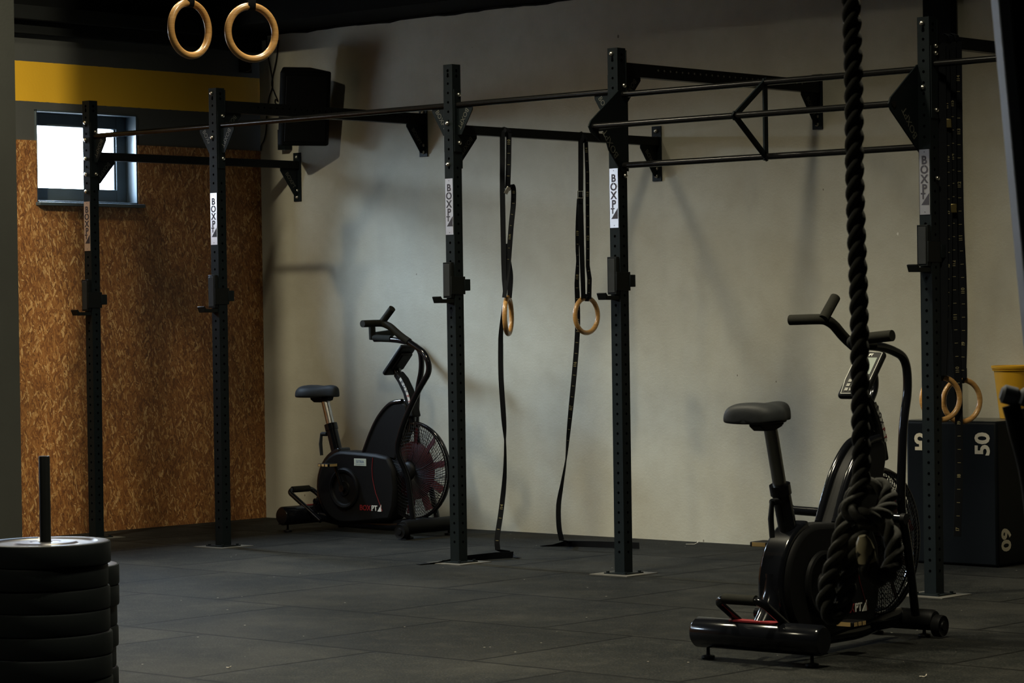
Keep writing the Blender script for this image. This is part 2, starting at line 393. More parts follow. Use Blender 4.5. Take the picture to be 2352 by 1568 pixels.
# ------------------------------------------------------------------ the rack
H = 2.8; RY = -1.82; PX = [.374, 1.588, 3.568, 4.775, 6.736]; PW = .034
rig = thing('pull_up_rack', 'long black steel pull-up rack with five uprights braced to the beige wall', 'rack', (3.55, RY, 0))
def R_(x, y, z): return (x-3.55, y-RY, z)
def bolt(parent, p, nrm, r=.013):
    MB().lathe([(0, .014), (r*.55, .013), (r*.9, .009), (r, .004), (r*1.0, .0)], axisM(R_(*p), nrm), 12).build('bolt', steel, parent)
def logo_plate(parent, x, y, z0, z1):
    m = MB(); hw = .029; m.box(R_(x-hw, y-.003, z0), R_(x+hw, y, z1), 0)
    h = z1-z0; zt = z1-h*.17; st = h*.145
    for i, ch in enumerate('BOXP'):
        m.text(ch, .056, R_(x-.001, y-.0035, zt-st*i), (1, 0, 0), (0, 0, 1), 1, .0005, .0016)
    m.text('T', .040, R_(x-.009, y-.0035, zt-st*4+.009), (1, 0, 0), (0, 0, 1), 1, .0005, .0016)
    m.box(R_(x-.0012, y-.0045, zt-st+.014), R_(x+.0012, y-.0042, zt-st+.022), 0)
    zb = zt-st*4-.032
    m.prism([(-.019, 0), (.025, 0), (.025, .056)], R_(x, y-.0036, zb), (1, 0, 0), (0, 0, 1), (0, .0006, 0), 1)
    for z in (z1-.012, z0+.012): m.disc(.0025, axisM(R_(x, y-.003, z), (0, -1, 0)), 8, 1, .0008)
    return m.build('name_plate', [logo_al, ink], parent)
UPR = []
for i, x in enumerate(PX):
    m = MB(); m.box(R_(x-PW, RY-PW, .008), R_(x+PW, RY+PW, H))
    z = .12
    while z < H-.02:
        if z < 1.80 or z > 2.2:
            m.disc(.0075, axisM(R_(x, RY-PW, z), (0, -1, 0)), 10, 1, .0006)
        if z < 2.25: m.disc(.0075, axisM(R_(x+PW, RY, z), (1, 0, 0)), 10, 1, .0006)
        z += .0525
    for z in (H-.035, H-.065):
        for q, nr in (((x, RY-PW, z), (0, -1, 0)), ((x+PW, RY, z), (1, 0, 0))): m.disc(.009, axisM(R_(*q), nr), 10, 1, .0008)
    u = m.build('upright', [powder, hole], rig, bevel=.003); UPR.append(u)
    zl = (1.845, 2.16) if i else (1.84, 2.155)
    logo_plate(u, x, RY-PW-.0005, *zl)
    hs = {0: [2.66, 2.55, 2.43, 2.33, 2.22], 1: [2.77, 2.50], 2: [2.47, 2.24], 3: [2.77], 4: [2.77, 2.46]}[i]
    for z in hs: bolt(u, (x-.004, RY-PW, z), (0, -1, 0))
    for z in {0: [2.60, 2.33], 1: [2.63, 2.37], 2: [2.63, 2.36], 3: [2.60, 2.12], 4: [2.66, 2.625, 2.35, 2.02]}[i]:
        bolt(u, (x+PW+.007, RY+.008, z), (1, 0, 0), .012)
    m = MB()                                         # foot plate in a dusty cut-out
    m.box(R_(x-.13, RY-.13, .0), R_(x+.13, RY+.13, .004), 1)
    m.box(R_(x-.075, RY-.075, .004), R_(x+.075, RY+.075, .010), 0)
    for dx, dy in ((-.06, -.06), (.06, -.06), (.06, .06), (-.06, .06)): m.disc(.009, axisM(R_(x+dx, RY+dy, .010), (0, 0, 1)), 8, 0, .008)
    m.build('foot_plate', [powder, dust], u)
def gusset(parent, O, A, B, T, L=.155, Hh=.19, txt=True, tm=1):
    m = MB(); m.prism([(0, 0), (L, 0), (L, -.02), (.03, -Hh), (0, -Hh)], O, A, B, T)
    if txt:
        A_, B_ = Vector(A), Vector(B); mid = Vector(O)+A_*(L*.50)+B_*(-Hh*.50); d = (A_*(L-.03)+B_*(Hh-.02)).normalized(); nrm = Vector(T).normalized()*tm
        up = nrm.cross(d); 
        m.text('BOXPT', .040, mid+nrm*(Vector(T).length+.0004)+(-A_*.012+B_*.012), -d, -up, 1, .0003)
    return m.build('gusset', [powder, steelgrey], parent)

BZ = 2.572
def pullup(x0, x1, g=True):
    m = MB(); m.tube([R_(x0+PW+.006, RY, BZ), R_(x1-PW-.006, RY, BZ)], .0165, 16)
    br = m.build('pull_up_bar', barm, rig)
    for x, s in ((x0+PW, 1), (x1-PW, -1)):
        MB().box(R_(x, RY-.028, 2.31), R_(x+s*.007, RY+.028, 2.66)).build('end_plate', powder, br, bevel=.001)
        if g: gusset(br, R_(x+s*.006, RY, BZ-.012), (s, 0, 0), (0, 0, 1), (0, -.003, 0), .115, .155, True, 1)
for i in range(3): pullup(PX[i], PX[i+1])
pullup(PX[4], PX[4]+1.9, False)
def wall_beam(i, zc, hh, zp, holes):
    x = PX[i]; m = MB(); m.box(R_(x-.026, RY+PW+.006, zc-hh), R_(x+.026, -.008, zc+hh))
    if holes:
        y = -1.5
        while y < -.15:
            m.disc(.006, axisM(R_(x+.026, y, zc+.008), (1, 0, 0)), 8, 1, .0006); y += .0525
    bm_ = m.build('wall_beam', [beamcoat, hole if holes != 2 else steelgrey], rig, bevel=.002)
    MB().box(R_(x-.036, -.009, zp[0]), R_(x+.036, -.001, zp[1])).build('wall_plate', powder, bm_, bevel=.001)
    MB().box(R_(x-.036, RY+PW, zc-.22), R_(x+.036, RY+PW+.007, zc+.10)).build('end_plate', powder, bm_, bevel=.001)
    gusset(bm_, R_(x+.004, -.009, zc-hh+.002), (0, -1, 0), (0, 0, 1), (.003, 0, 0), .16, .19, True, 1)
    gusset(bm_, R_(x+.004, RY+PW+.007, zc-hh+.002), (0, 1, 0), (0, 0, 1), (.003, 0, 0), .15, .15, True, 1)
    for dz in (.03, .075):
        for z in (zp[0]+dz, zp[1]-dz): bolt(bm_, (x, -.009, z), (0, -1, 0), .013)
wall_beam(0, 2.447, .026, (2.196, 2.531), 0)
wall_beam(1, 2.690, .036, (2.443, 2.763), 1)
wall_beam(2, 2.437, .026, (2.196, 2.531), 0)
wall_beam(3, 2.690, .036, (2.443, 2.763), 2)
wall_beam(4, 2.690, .030, (2.443, 2.763), 0)
# monkey-bar section between the two nearest uprights
x0, x1 = PX[3]+PW+.004, PX[4]-PW-.004; xm = (x0+x1)/2
ya, za, zt, zb = -2.085, 2.372, 2.552, 2.175
sec = MB(); sec.tube([R_(x0, RY, zt), R_(x1, RY, zt)], .0165, 16); sec.build('monkey_bar', barm, rig)
MB().tube([R_(x0, RY, zb), R_(x1, RY, zb)], .0165, 16).build('monkey_bar', barm, rig)
MB().tube([R_(x0-.01, ya+.02, za), R_(x1+.01, ya+.02, za)], .0165, 16).build('monkey_bar', barm, rig)
for x, s in ((x0, -1), (x1, 1)):
    m = MB(); T = (.004, 0, 0)
    # plate with a small window near the nose
    if s > 0: m.prism([(.04, zt+.02), (-.035, zt+.02), (ya-RY, za+.03), (ya-RY-.018, za), (ya-RY, za-.03), (-.02, zb-.03), (.04, zb-.03)], R_(x, RY, 0), (0, 1, 0), (0, 0, 1), T)
    else: m.prism([(.04, zt+.02), (-.035, zt+.02), (ya-RY, za+.03), (ya-RY-.018, za), (ya-RY+.0, za-.03), (-.16, za-.02)], R_(x, RY, 0), (0, 1, 0), (0, 0, 1), T)
    if s < 0: m.prism([(.04, zt+.02), (-.16, za-.02), (-.12, za-.12), (-.02, zb-.03), (.04, zb-.03)], R_(x, RY, 0), (0, 1, 0), (0, 0, 1), T)
    if s < 0: m.prism([(ya-RY, za-.03), (-.205, za-.02), (-.19, za-.075)], R_(x, RY, 0), (0, 1, 0), (0, 0, 1), T)
    d = Vector((0, .150, -.20)).normalized(); up = Vector((1, 0, 0)).cross(d)
    m.text('BOXPT', .055, Vector(R_(x+.0045, RY-.108, za-.085)), -d, -up, 1, .0004)
    m.build('side_plate', [powder, steelgrey], rig, bevel=.001)
m = MB()
V = [Vector(R_(xm, RY, zt)), Vector(R_(xm, ya+.01, za)), Vector(R_(xm, RY, zb))]
for a, b_ in ((0, 1), (1, 2), (2, 0)):
    A = (V[b_]-V[a]); L = A.length; A.normalize(); Bv = Vector((1, 0, 0)).cross(A)
    m.prism([(-.02, -.016), (L+.02, -.016), (L+.02, .016), (-.02, .016)], V[a], A, Bv, (.006, 0, 0))
m.build('spacer_frame', powder, rig, bevel=.002)
# logo / rubber lined bar hooks
def j_cup(x, z, label, s=1):
    t = thing('bar_hook', label, 'barbell hook', (x, RY, z), 0, None)
    m = MB(); y0 = -PW-.004
    m.box((-.031, y0-.026, -.0), (.031, y0-.020, .20)).box((-.031, y0-.02, .0), (-.025, y0, .2)).box((.025, y0-.02, .0), (.031, y0, .2))
    m.box((.031, y0-.03, .02), (.038, PW+.012, .12))
    m.build('bracket', beamcoat, t, bevel=.002)
    m = MB(); m.prism([(0, 0), (-.105, 0), (-.12, .035), (-.108, .038), (-.095, .022), (0, .022)], (0, y0, -.028), (0, 1, 0), (0, 0, 1), (.03, 0, 0))
    m.build('lip', beamcoat, t, bevel=.002)
    MB().box((-.022, y0-.030, .010), (.022, y0-.0262, .19)).build('rubber_pad', saddle, t, bevel=.002)
    MB().box((-.02, PW+.004, .04), (.042, PW+.05, .105)).build('locking_block', powder, t, bevel=.003)
    return t
j_cup(PX[0], 1.455, 'black bar hook on the farthest upright, in front of the strand board')
j_cup(PX[1], 1.46, 'black bar hook on the second upright from the left')
j_cup(PX[2], 1.49, 'black bar hook on the middle upright, left of the hanging straps')
j_cup(PX[3], 1.49, 'black bar hook on the fourth upright, right of the hanging rings')
j_cup(PX[4], 1.595, 'black bar hook on the nearest upright, below its beige name plate')

# ------------------------------------------------------------------ gymnastic rings
CR = YAW                                        # plan heading of the camera's right
def ring_mesh(mb, c, ang, R=.1035, r=.0145, tilt=0):
    a = Vector((math.cos(ang), math.sin(ang), 0)); up = Vector((0, 0, 1))
    mb.tube([Vector(c)+(a*math.cos(t)+up*math.sin(t))*R for t in [2*PI*k/56 for k in range(56)]], r, 14, 0, True)
def rings_thing(label, base, group): return thing('gymnastic_ring', label, 'gymnastic ring', base, 0, group)
def marks(m, pts, ang, first, w=.034, step=.065, num0=10, face=1, dn=1):
    """woven ticks and numbers along a strap"""
    P = [Vector(p) for p in pts]; L = [0]
    for a, b_ in zip(P, P[1:]): L.append(L[-1]+(b_-a).length)
    s = first; k = 0; n = num0
    while s < L[-1]-.03:
        i = max(j for j in range(len(P)-1) if L[j] <= s); t = (s-L[i])/(L[i+1]-L[i]); p = P[i].lerp(P[i+1], t); d = (P[i+1]-P[i]).normalized()
        an = ang[i]*(1-t)+ang[i+1]*t if isinstance(ang, list) else ang
        wd = Vector((math.cos(an), math.sin(an), 0)); wd = (wd-d*wd.dot(d)).normalized(); nn = d.cross(wd).normalized()
        if nn.dot(CAM-p) < 0: nn = -nn
        o = p+nn*.0012
        if k % 4 == 0:
            m.text('I%d' % n, .024, o, -d, nn.cross(-d), 1, .0002, .0004); n += dn
        else: m.box((-.008, -.0012, -.0002), (.008, .0012, .0002), 1, Matrix.Translation(o) @ axisM((0, 0, 0), nn, wd))
        s += step; k += 1
def P3(lst, X): return [on(a, b_, 0, X) for a, b_ in lst]
G1 = 'gymnastic rings hanging from the middle wall brace'
X3 = PX[2]
# ring seen nearly edge on
c1 = on(1167, 725, 0, X3); t = rings_thing('wooden ring seen nearly edge-on, hanging left of the other ring', (X3, c1.y, 0), G1)
O = Vector((X3, c1.y, 0)); L_ = lambda ps: [Vector(p)-O for p in ps]
m = MB(); ring_mesh(m, c1-O, CR+math.radians(79), .1035); m.build('wooden_ring', wood, t)
zt_ = 2.437
m = MB(); f = CR
bt = Vector((X3, on(1165, 305, 0, X3).y, 0))
a_ = P3([(1154, 303), (1154, 440), (1157, 600), (1158, 640), (1159, 683)], X3+.030); m.ribbon(L_(a_), [f, f, f-.2, f-.5, f-1.15])
b_ = P3([(1169, 306), (1168, 380), (1166, 432)], X3+.032); m.ribbon(L_(b_), f); marks_b = (b_, f)
m.ribbon(L_([a_[0], a_[0]+Vector((-.004, .01, .012)), Vector((X3, (a_[0].y+b_[0].y)/2, zt_+.0275)), b_[0]+Vector((-.004, -.01, .012)), b_[0]]), f, .04)
c_ = smoothpath(P3([(1166, 436), (1171, 425), (1179, 432), (1179, 470), (1174, 520), (1168, 600), (1164, 640), (1158, 683)], X3+.045), 5)
m.ribbon(L_(c_), [f+.2 if i < 12 else f+.2-.9*(i-12)/24 for i in range(len(c_))])
d_ = smoothpath(P3([(1160, 560), (1170, 610), (1173, 640), (1170, 684)], X3+.005), 5); m.ribbon(L_(d_), [f-.4]*len(d_), .03)
e_ = smoothpath(P3([(1158, 700), (1151, 760), (1150, 800), (1151, 870), (1157, 960), (1160, 1010), (1160, 1070), (1157, 1120), (1150, 1180), (1142, 1235), (1143, 1262)], X3-.02), 5)
ea = [f+.9, f+.6, f+.2, f, f+.35, f+1.25, f+.9, f+.5, f+.1, f, f]; ea = [ea[min(i//5, 10)]*(1-(i % 5)/5)+ea[min(i//5+1, 10)]*((i % 5)/5) for i in range(len(e_))]
m.ribbon(L_(e_), ea)
marks(m, L_(b_), f, .06, num0=9) if False else None
def marks_w(pts, ang, *a, **k):
    m2 = MB(); marks(m2, pts, ang, *a, **k); m.add([Vector(v)-O for v in m2.v], m2.f, 1)
marks_w(b_, f, .05, num0=10)
marks_w(c_[8:30], f+.2, .04, num0=9)
marks_w(e_[38:], ea[38:], .02, num0=14, dn=-1)
ez = e_[-1]; fl = [Vector((3.49, -1.99, .004)), Vector((3.50, -1.86, .004)), Vector((3.55, -1.66, .004)), Vector((3.61, -1.50, .004)), Vector((3.64, -1.44, .012))]
m.ribbon(L_([ez, Vector((3.53, -1.36, .02)), Vector((3.60, -1.40, .006)), Vector((3.68, -1.44, .006))]), f)
m.ribbon(L_([Vector((3.468, -2.05, .004)), Vector((3.49, -1.93, .006)), Vector((3.535, -1.72, .016)), Vector((3.60, -1.55, .021)), Vector((3.645, -1.45, .021))]), [Vector((1, -.3, .0)), Vector((1, -.3, .2)), Vector((.5, -.3, 1)), Vector((.2, -.1, 1)), Vector((.3, -.1, 1))], .040)
m.build('strap', [strapm, strapw], t)
bk = on(1165, 437, 0, X3+.06)-O; d = Vector((math.cos(f), math.sin(f), 0))
MB().box((-.022, -.011, -.006), (.022, .011, .006), 0, axisM(bk, (-math.sin(f), math.cos(f), 0), d*.5+Vector((0, 0, .9)))).build('buckle', steel, t, bevel=.002)
# ring seen at an angle
c2 = on(1347, 724, 0, X3); t = rings_thing('wooden ring seen open, hanging right of the edge-on ring', (X3, c2.y, 0), G1)
O = Vector((X3, c2.y, 0))
m = MB(); ring_mesh(m, c2-O, CR+math.radians(48), .1035); m.build('wooden_ring', wood, t)
m = MB()
a_ = P3([(1334, 322), (1334, 400), (1334, 470), (1336, 560), (1340, 684)], X3+.030); m.ribbon(L_(a_), [f, f, f+.2, f+.3, f+.5])
b_ = P3([(1346, 325), (1349, 400), (1350, 560), (1350, 610), (1354, 640), (1353, 686)], X3+.032); m.ribbon(L_(b_), [f+.7, f+.7, f+.75, f+.7, f+.45, f+.45])
m.ribbon(L_([a_[0], a_[0]+Vector((-.004, .01, .014)), Vector((X3, (a_[0].y+b_[0].y)/2, zt_+.0275)), b_[0]+Vector((-.004, -.01, .014)), b_[0]]), f, .04)
m.ribbon(L_([a_[-1], c2+Vector((.012, -.01, .125)), c2+Vector((0, 0, .1205)), c2+Vector((-.012, .01, .125)), b_[-1]]), f+.5, .036)
loop = smoothpath([b_[-1], c2+Vector((.018, .0, .095)), c2+Vector((0.004, 0, .085)), c2+Vector((-.016, .0, .10)), a_[-1]], 4)
m.ribbon(L_(loop), [f+1.2]*len(loop), .034)
e_ = smoothpath(P3([(1331, 455), (1327, 520), (1326, 570), (1327, 600), (1325, 650), (1326, 680), (1327, 740), (1324, 800), (1318, 870), (1311, 940), (1305, 1000), (1300, 1055), (1291, 1110), (1283, 1160), (1284, 1210), (1290, 1240)], X3-.05), 4)
ek = [f, f+.5, f+.8, f+.9, f+.4, f+.2, f+.2, f, f, f+.4, f+.8, f+1.3, f+.9, f+.3, f+.2, f+.2]; ea = [ek[min(i//4, 15)]*(1-(i % 4)/4)+ek[min(i//4+1, 15)]*((i % 4)/4) for i in range(len(e_))]
m.ribbon(L_(e_), ea)
marks_w(b_, f+.7, .05, num0=14, dn=-1); marks_w(e_[4:44], ea[4:44], .04, num0=19, dn=-1)
ez = e_[-1]
m.ribbon(L_([ez, Vector((3.40, -.68, .03)), Vector((3.36, -.66, .006)), Vector((3.26, -.72, .006))]), f)
m.ribbon(L_([Vector((3.23, -.745, .004)), Vector((3.30, -.71, .006)), Vector((3.38, -.68, .018)), Vector((3.55, -.66, .021)), Vector((3.74, -.62, .021)), Vector((3.86, -.58, .020))]), [Vector((1, -.3, 0)), Vector((1, -.3, .3)), Vector((.3, -.3, 1)), Vector((.1, -.2, 1)), Vector((.1, -.1, 1)), Vector((.1, -.1, 1))], .038)
m.build('strap', [strapm, strapw], t)
bk = on(1333, 447, 0, X3+.05)-O
m = MB(); 
for s in (-1, 1): m.box((-.024, s*.0165-.003, -.003), (.024, s*.0165+.003, .003), 0, axisM(bk, (-math.sin(f), math.cos(f), 0), (0, 0, 1)))
for s in (-1, 1): m.box((s*.02-.002, -.0165, -.003), (s*.02+.002, .0165, .003), 0, axisM(bk, (-math.sin(f), math.cos(f), 0), (0, 0, 1)))
m.build('buckle', steel, t, bevel=.001)
# pair by the nearest upright
G2 = 'gymnastic rings hanging behind the nearest upright'
X5 = PX[4]
for k, (cx, cy, ang, lab, strands) in enumerate((
    (2161, 915, 20, 'wooden ring partly hidden behind the nearest upright', [([(2170, 100), (2176, 300), (2178, 500), (2176, 700), (2168, 860)], .1, 11), ([(2162, 98), (2166, 400), (2168, 700), (2164, 862)], 0, None)]),
    (2209, 920, 22, 'wooden ring in the clear between upright and yellow bucket', [([(2200, 95), (2202, 300), (2205, 500), (2211, 640), (2213, 760), (2210, 868)], .15, 14), ([(2186, 96), (2188, 400), (2191, 620), (2196, 780), (2201, 900), (2203, 1065), (2199, 1232)], .1, 15)]))):
    c = on(cx, cy, 0, X5); O = Vector((X5, c.y, 0)); t = rings_thing(lab, O, G2)
    m = MB(); ring_mesh(m, c-O, CR+math.radians(ang), .1035, .0135); m.build('wooden_ring', wood, t)
    m = MB()
    for ps, da, num in strands:
        q = smoothpath([on(a, b_, 0, X5+.034) for a, b_ in ps], 5); m.ribbon(L_(q), f+da, .04)
        m.ribbon(L_([q[0], q[0]+Vector((-.006, 0, .03)), q[0]+Vector((-.03, 0, .042)), q[0]+Vector((-.062, 0, .03)), q[0]+Vector((-.066, 0, -.01)), q[0]+Vector((-.062, 0, -.3)), q[0]+Vector((-.055, 0, -.9)), c+Vector((-.02, 0, .105))]), PI/2, .036)
        if num: marks_w(q, f+da, .18 if num == 14 else .3, num0=num, dn=-1)
    lp = smoothpath([c+Vector((.02, 0, .16)), c+Vector((.018, 0, .105)), c+Vector((0, 0, .086)), c+Vector((-.018, 0, .105)), c+Vector((-.02, 0, .16))], 5)
    m.ribbon(L_(lp), [PI/2]*len(lp), .036)
    m.build('strap', [strapm, strapw], t)
    bk = on(2178 if k == 0 else 2190, 283 if k == 0 else 478, 0, X5+.05)-O
    MB().box((-.022, -.015, -.006), (.022, .015, .006), 0, axisM(bk, (-math.sin(f), math.cos(f), 0), (0, 0, 1))).build('buckle', mat('brass_buckle%d' % k, (.35, .28, .12), .35, 1), t, bevel=.003)
# pair near the camera, hung from the ceiling
G3 = 'gymnastic rings hanging from the ceiling at upper left'
for cx, cy, ang, lab in ((436, 67, 52, 'blurred wooden ring at upper left, the narrower-looking of the ceiling pair'), (578, 75, 33, 'blurred wooden ring at upper left, the rounder-looking of the ceiling pair')):
    c = dep(cx, cy, 10.75); O = Vector((c.x, c.y, c.z)); t = rings_thing(lab, O, G3)
    m = MB(); ring_mesh(m, (0, 0, 0), CR+math.radians(ang), .104, .0142); m.build('wooden_ring', wood, t)
    m = MB(); an = CR+.5 if ang > 40 else CR+.3
    n_ = Vector((math.cos(an+PI/2), math.sin(an+PI/2), 0))
    lp = smoothpath([n_*.02+Vector((0, 0, .17)), n_*.018+Vector((0, 0, .105)), Vector((0, 0, .0865)), n_*-.018+Vector((0, 0, .105)), n_*-.02+Vector((0, 0, .17))], 5)
    m.ribbon(lp, [an]*len(lp), .03); m.ribbon([n_*.02+Vector((0, 0, .17)), n_*.02+Vector((0, 0, HZ-c.z))], an, .03); m.ribbon([n_*-.02+Vector((0, 0, .17)), n_*-.02+Vector((0, 0, HZ-c.z))], an, .03)
    m.build('strap', strapm, t)

# ------------------------------------------------------------------ air bikes
def air_bike(loc, rz, label, seat_dz, right_fwd, pegs, crank_deg, sticker_on, fl=.27):
    t = thing('air_bike', label, 'exercise bike', loc, rz, 'black air bikes')
    # rear and front stabilisers
    def stab(name, x, L, wheels, rt=None):
        r = .061 if not wheels else .045; z = .106 if not wheels else .075
        L1, L0 = L if isinstance(L, tuple) else (L, -L)
        m = MB(); m.lathe([(0, L0), (r*.85, L0), (r, L0+.012), (r, L1-.012), (r*.85, L1), (0, L1)], axisM((x, 0, z), (0, 1, 0)), 28)
        m.box((x-.03, L0+.0, z-r*.9), (x+.03, L0+.02, z-r*.8))
        st = m.build(name, gloss if not wheels else plast, t)
        for y in (L0+.055, L1-.055):
            MB().lathe([(0, 0), (.024, 0), (.028, .006), (.026, .014), (.008, .018), (.006, z-r*.8), (0, z-r*.8)], axisM((x, y, 0), (0, 0, 1)), 18).build('levelling_foot', plast, st)
        if wheels:
            for s, y in ((-1, L0), (1, L1)):
                m = MB(); m.lathe([(0, .02), (.018, .02), (.02, .014), (.034, .012), (.044, .016), (.047, .004), (.047, -.022), (0, -.022)], axisM((x+.005, y+s*.02, .052), (0, s, 0)), 24)
                m.build('transport_wheel', plast, st)
        return st
    rs = stab('rear_stabiliser', 0, .30, False)
    stab('front_stabiliser', 1.085, fl, True)
    m = MB(); m.prism([(-.09, .15), (.10, .15), (.115, .02), (-.07, -.02)], (0, 0, 0), (0, 1, 0), (1, 0, 0), (0, 0, .001))
    mm = MB(); mm.box((-.035, -.10, .161), (.02, .12, .1675)); mm.build('warning_sticker', redline, rs)
    # lower rail
    rail = MB(); rail.tube(arcpts([(.0, 0, .10), (.13, 0, .085), (.3, 0, .06), (.75, 0, .055), (.93, 0, .085), (1.085, 0, .085)], .08), .036, 16)
    rail.tube(arcpts([(.02, 0, .13), (.075, 0, .19), (.11, 0, .26), (.12, 0, .34)], .04), .045, 16)
    rail.tube([(.055, .05, .19), (.055, -.05, .19)], .02, 12)
    rail.box((.80, -.045, .05), (1.0, .045, .085))
    rail.build('frame', gloss, t)
    # rear glossy shell behind the seat tube
    a = [(.335+.262*math.cos(q), .29+.262*math.sin(q)) for q in [math.radians(k) for k in range(100, 236, 9)]]
    b_ = [(.335+.20*math.cos(q), .29+.20*math.sin(q)) for q in [math.radians(k) for k in range(235, 99, -9)]]
    MB().prism(a+b_, (0, 0, 0), (1, 0, 0), (0, 0, 1), (0, .055, 0)).build('frame_shell', gloss, t, bevel=.012)
    # housing
    arc = [(.335+.238*math.cos(math.radians(k)), .29+.238*math.sin(math.radians(k))) for k in range(266, 88, -8)]
    poly = arc+[(.52, .522), (.64, .515), (.75, .50), (.80, .42), (.815, .30), (.80, .18), (.76, .092), (.6, .075), (.4, .055)]
    h = MB().prism(poly, (0, 0, 0), (1, 0, 0), (0, 0, 1), (0, .072, 0)).build('belt_cover', plast, t, bevel=.022)
    for s in (-1, 1):
        M = axisM((.36, s*.072, .285), (0, s, 0))
        MB().lathe([(0, .012), (.045, .012), (.05, .004), (.100, .004), (.107, .014), (.122, .018), (.132, .012), (.136, 0)], M, 40).build('crank_disc', plast, h)
        pts = [(.62, .49), (.612, .42), (.615, .36), (.64, .27), (.675, .20), (.70, .15)]
        MB().tube([(x_, s*.0735, z_) for x_, z_ in pts], .002, 8).build('red_stripe', redline, h)
    MB().text('BOX', .048, (.545, -.0735, .165), (1, 0, 0), (0, 0, 1), 0, .001, .001).build('logo_letters', redline, h)
    MB().text('PT', .048, (.628, -.0735, .165), (1, 0, 0), (0, 0, 1), 0, .001, .001).build('logo_letters', white, h)
    MB().prism([(0, 0), (.035, 0), (.035, .045)], (.656, -.0738, .147), (1, 0, 0), (0, 0, 1), (0, .0008, 0)).build('logo_triangle', white, h)
    if sticker_on:
        m = MB().box((.45, -.0745, .435), (.56, -.072, .482), 0); m.text('SITRIA', .026, (.505, -.0752, .461), (1, 0, 0), (0, 0, 1), 1, .0003)
        m.box((.465, -.0752, .443), (.545, -.0744, .445), 1); m.build('paper_sticker', [sticker, platebl], h)
    # swooping front guard and neck
    gp_ = [(p.x, p.y) for p in smoothpath([(a, b2, 0) for a, b2 in [(.50, .51), (.57, .63), (.63, .72), (.70, .79), (.77, .832), (.86, .845), (.90, .825), (.905, .76), (.87, .66), (.82, .56), (.80, .48)]], 5)]
    for y_ in (-.04, .04): MB().tube(smoothpath([(.51, y_, .52), (.57, y_, .632), (.63, y_, .724), (.70, y_, .795), (.77, y_, .838), (.86, y_, .852)], 5), .017, 14).build('frame_tube', gloss, t)
    MB().prism(gp_, (0, 0, 0), (1, 0, 0), (0, 0, 1), (0, .050, 0)).build('neck_guard', plast, t, bevel=.012, ang=50)
    nk = MB(); nk.tube(smoothpath([(.90, 0, .66), (.905, 0, .78), (.885, 0, .87), (.84, 0, .95), (.785, 0, 1.03), (.775, 0, 1.06)], 6), .026, 14)
    nk.tube([(.60, .034, .56), (.72, .034, .79)], .014, 10).tube([(.60, -.034, .56), (.72, -.034, .79)], .014, 10)
    nk.build('neck', gloss, t)
    m = MB(); m.prism([(.80, 1.045), (.85, 1.0), (.895, .93), (.925, .86), (.955, .755), (.875, .745), (.885, .82), (.86, .90), (.815, .97), (.775, 1.015)], (0, 0, 0), (1, 0, 0), (0, 0, 1), (0, .036, 0))
    bt_ = m.build('neck_boot', plast, t, bevel=.01)
    m = MB(); m.prism([(.846, 1.005), (.890, .945), (.916, .892), (.934, .835), (.916, .831), (.899, .885), (.873, .935), (.832, .992)], (0, -.0365, 0), (1, 0, 0), (0, 0, 1), (0, .0008, 0), 0)
    for i, (ch, x_, z_) in enumerate(zip('BOXPT', (.857, .877, .892, .906, .918), (.976, .946, .916, .885, .853))):
        an = math.radians(-50-i*5); m.text(ch, .030, (x_, -.0376, z_), (math.cos(an), 0, math.sin(an)), (-math.sin(an), 0, math.cos(an)), 1 if i < 3 else 2, .0003, .0006)
    m.build('neck_decal', [mat('decal_silver', (.42, .42, .38), .5), ink, redline], bt_)
    # console
    e = Vector((.155, 0, .165)).normalized(); nrm = Vector((-e.z, 0, e.x)); C0 = Vector((.79, 0, 1.125))
    cm = axisM(C0, nrm, e)                       # local x along the console, y sideways
    cs = MB(); cs.box((-.125, -.068, -.030), (.125, .068, .0), 0, cm); cs.box((-.06, -.05, -.05), (.08, .05, -.028), 0, cm)
    con = cs.build('console', plast, t, bevel=.012)
    m = MB(); m.box((-.008, -.046, .0), (.085, .046, .0016), 0, cm); m.build('screen', screenm, con)
    m = MB()
    q = [(-.115, -.05), (-.035, -.060), (.112, -.060), (.118, 0), (.112, .060), (-.035, .060), (-.115, .05)]
    m.tube([cm @ Vector((a, b2, .0012)) for a, b2 in q], .0014, 6, 0, True); m.build('console_trim', white, con)
    m = MB()
    for i in range(3):
        for j in range(4): m.box((-.10+i*.024, -.042+j*.022, 0), (-.084+i*.024, -.026+j*.022, .003), 0, cm)
    m.build('console_buttons', steelgrey, con)
    m = MB(); m.text('PT', .018, cm @ Vector((.10, -.01, .001)), cm.to_3x3() @ Vector((0, -1, 0)), cm.to_3x3() @ Vector((1, 0, 0)), 0, .0005, .0006); m.build('console_logo', white, con)
    # seat
    dz = seat_dz
    top = Vector((.105, 0, .885+dz)); j1 = Vector((.165, 0, .685)); j2 = Vector((.255, 0, .40))
    ax = (top-j2).normalized(); top = j1+ax*((top.z-j1.z)/ax.z)
    sp = MB(); sp.tube([j1-ax*.15, top], .0275, 20); sp.build('seat_post', chrome if dz < .03 else steelgrey2, t)
    st = MB(); st.tube([j2-ax*.05, j1], .0375, 22); st.tube([j1-ax*.03, j1+ax*.012], .043, 22); st.tube([j2+ax*.075, j2+ax*.10], .047, 22)
    sb = st.build('seat_tube', gloss, t)
    m = MB(); m.tube([j1+Vector((-.03, -.01, -.055)), j1+Vector((-.075, -.01, -.055))], .014, 12); m.tube([j1+Vector((-.078, -.012, -.05)), j1+Vector((-.088, -.012, -.12)), j1+Vector((-.080, -.012, -.195))], [.009, .012, .011], 12)
    m.build('release_lever', saddle, sb)
    sx = top.x-.08; sz = top.z+.0
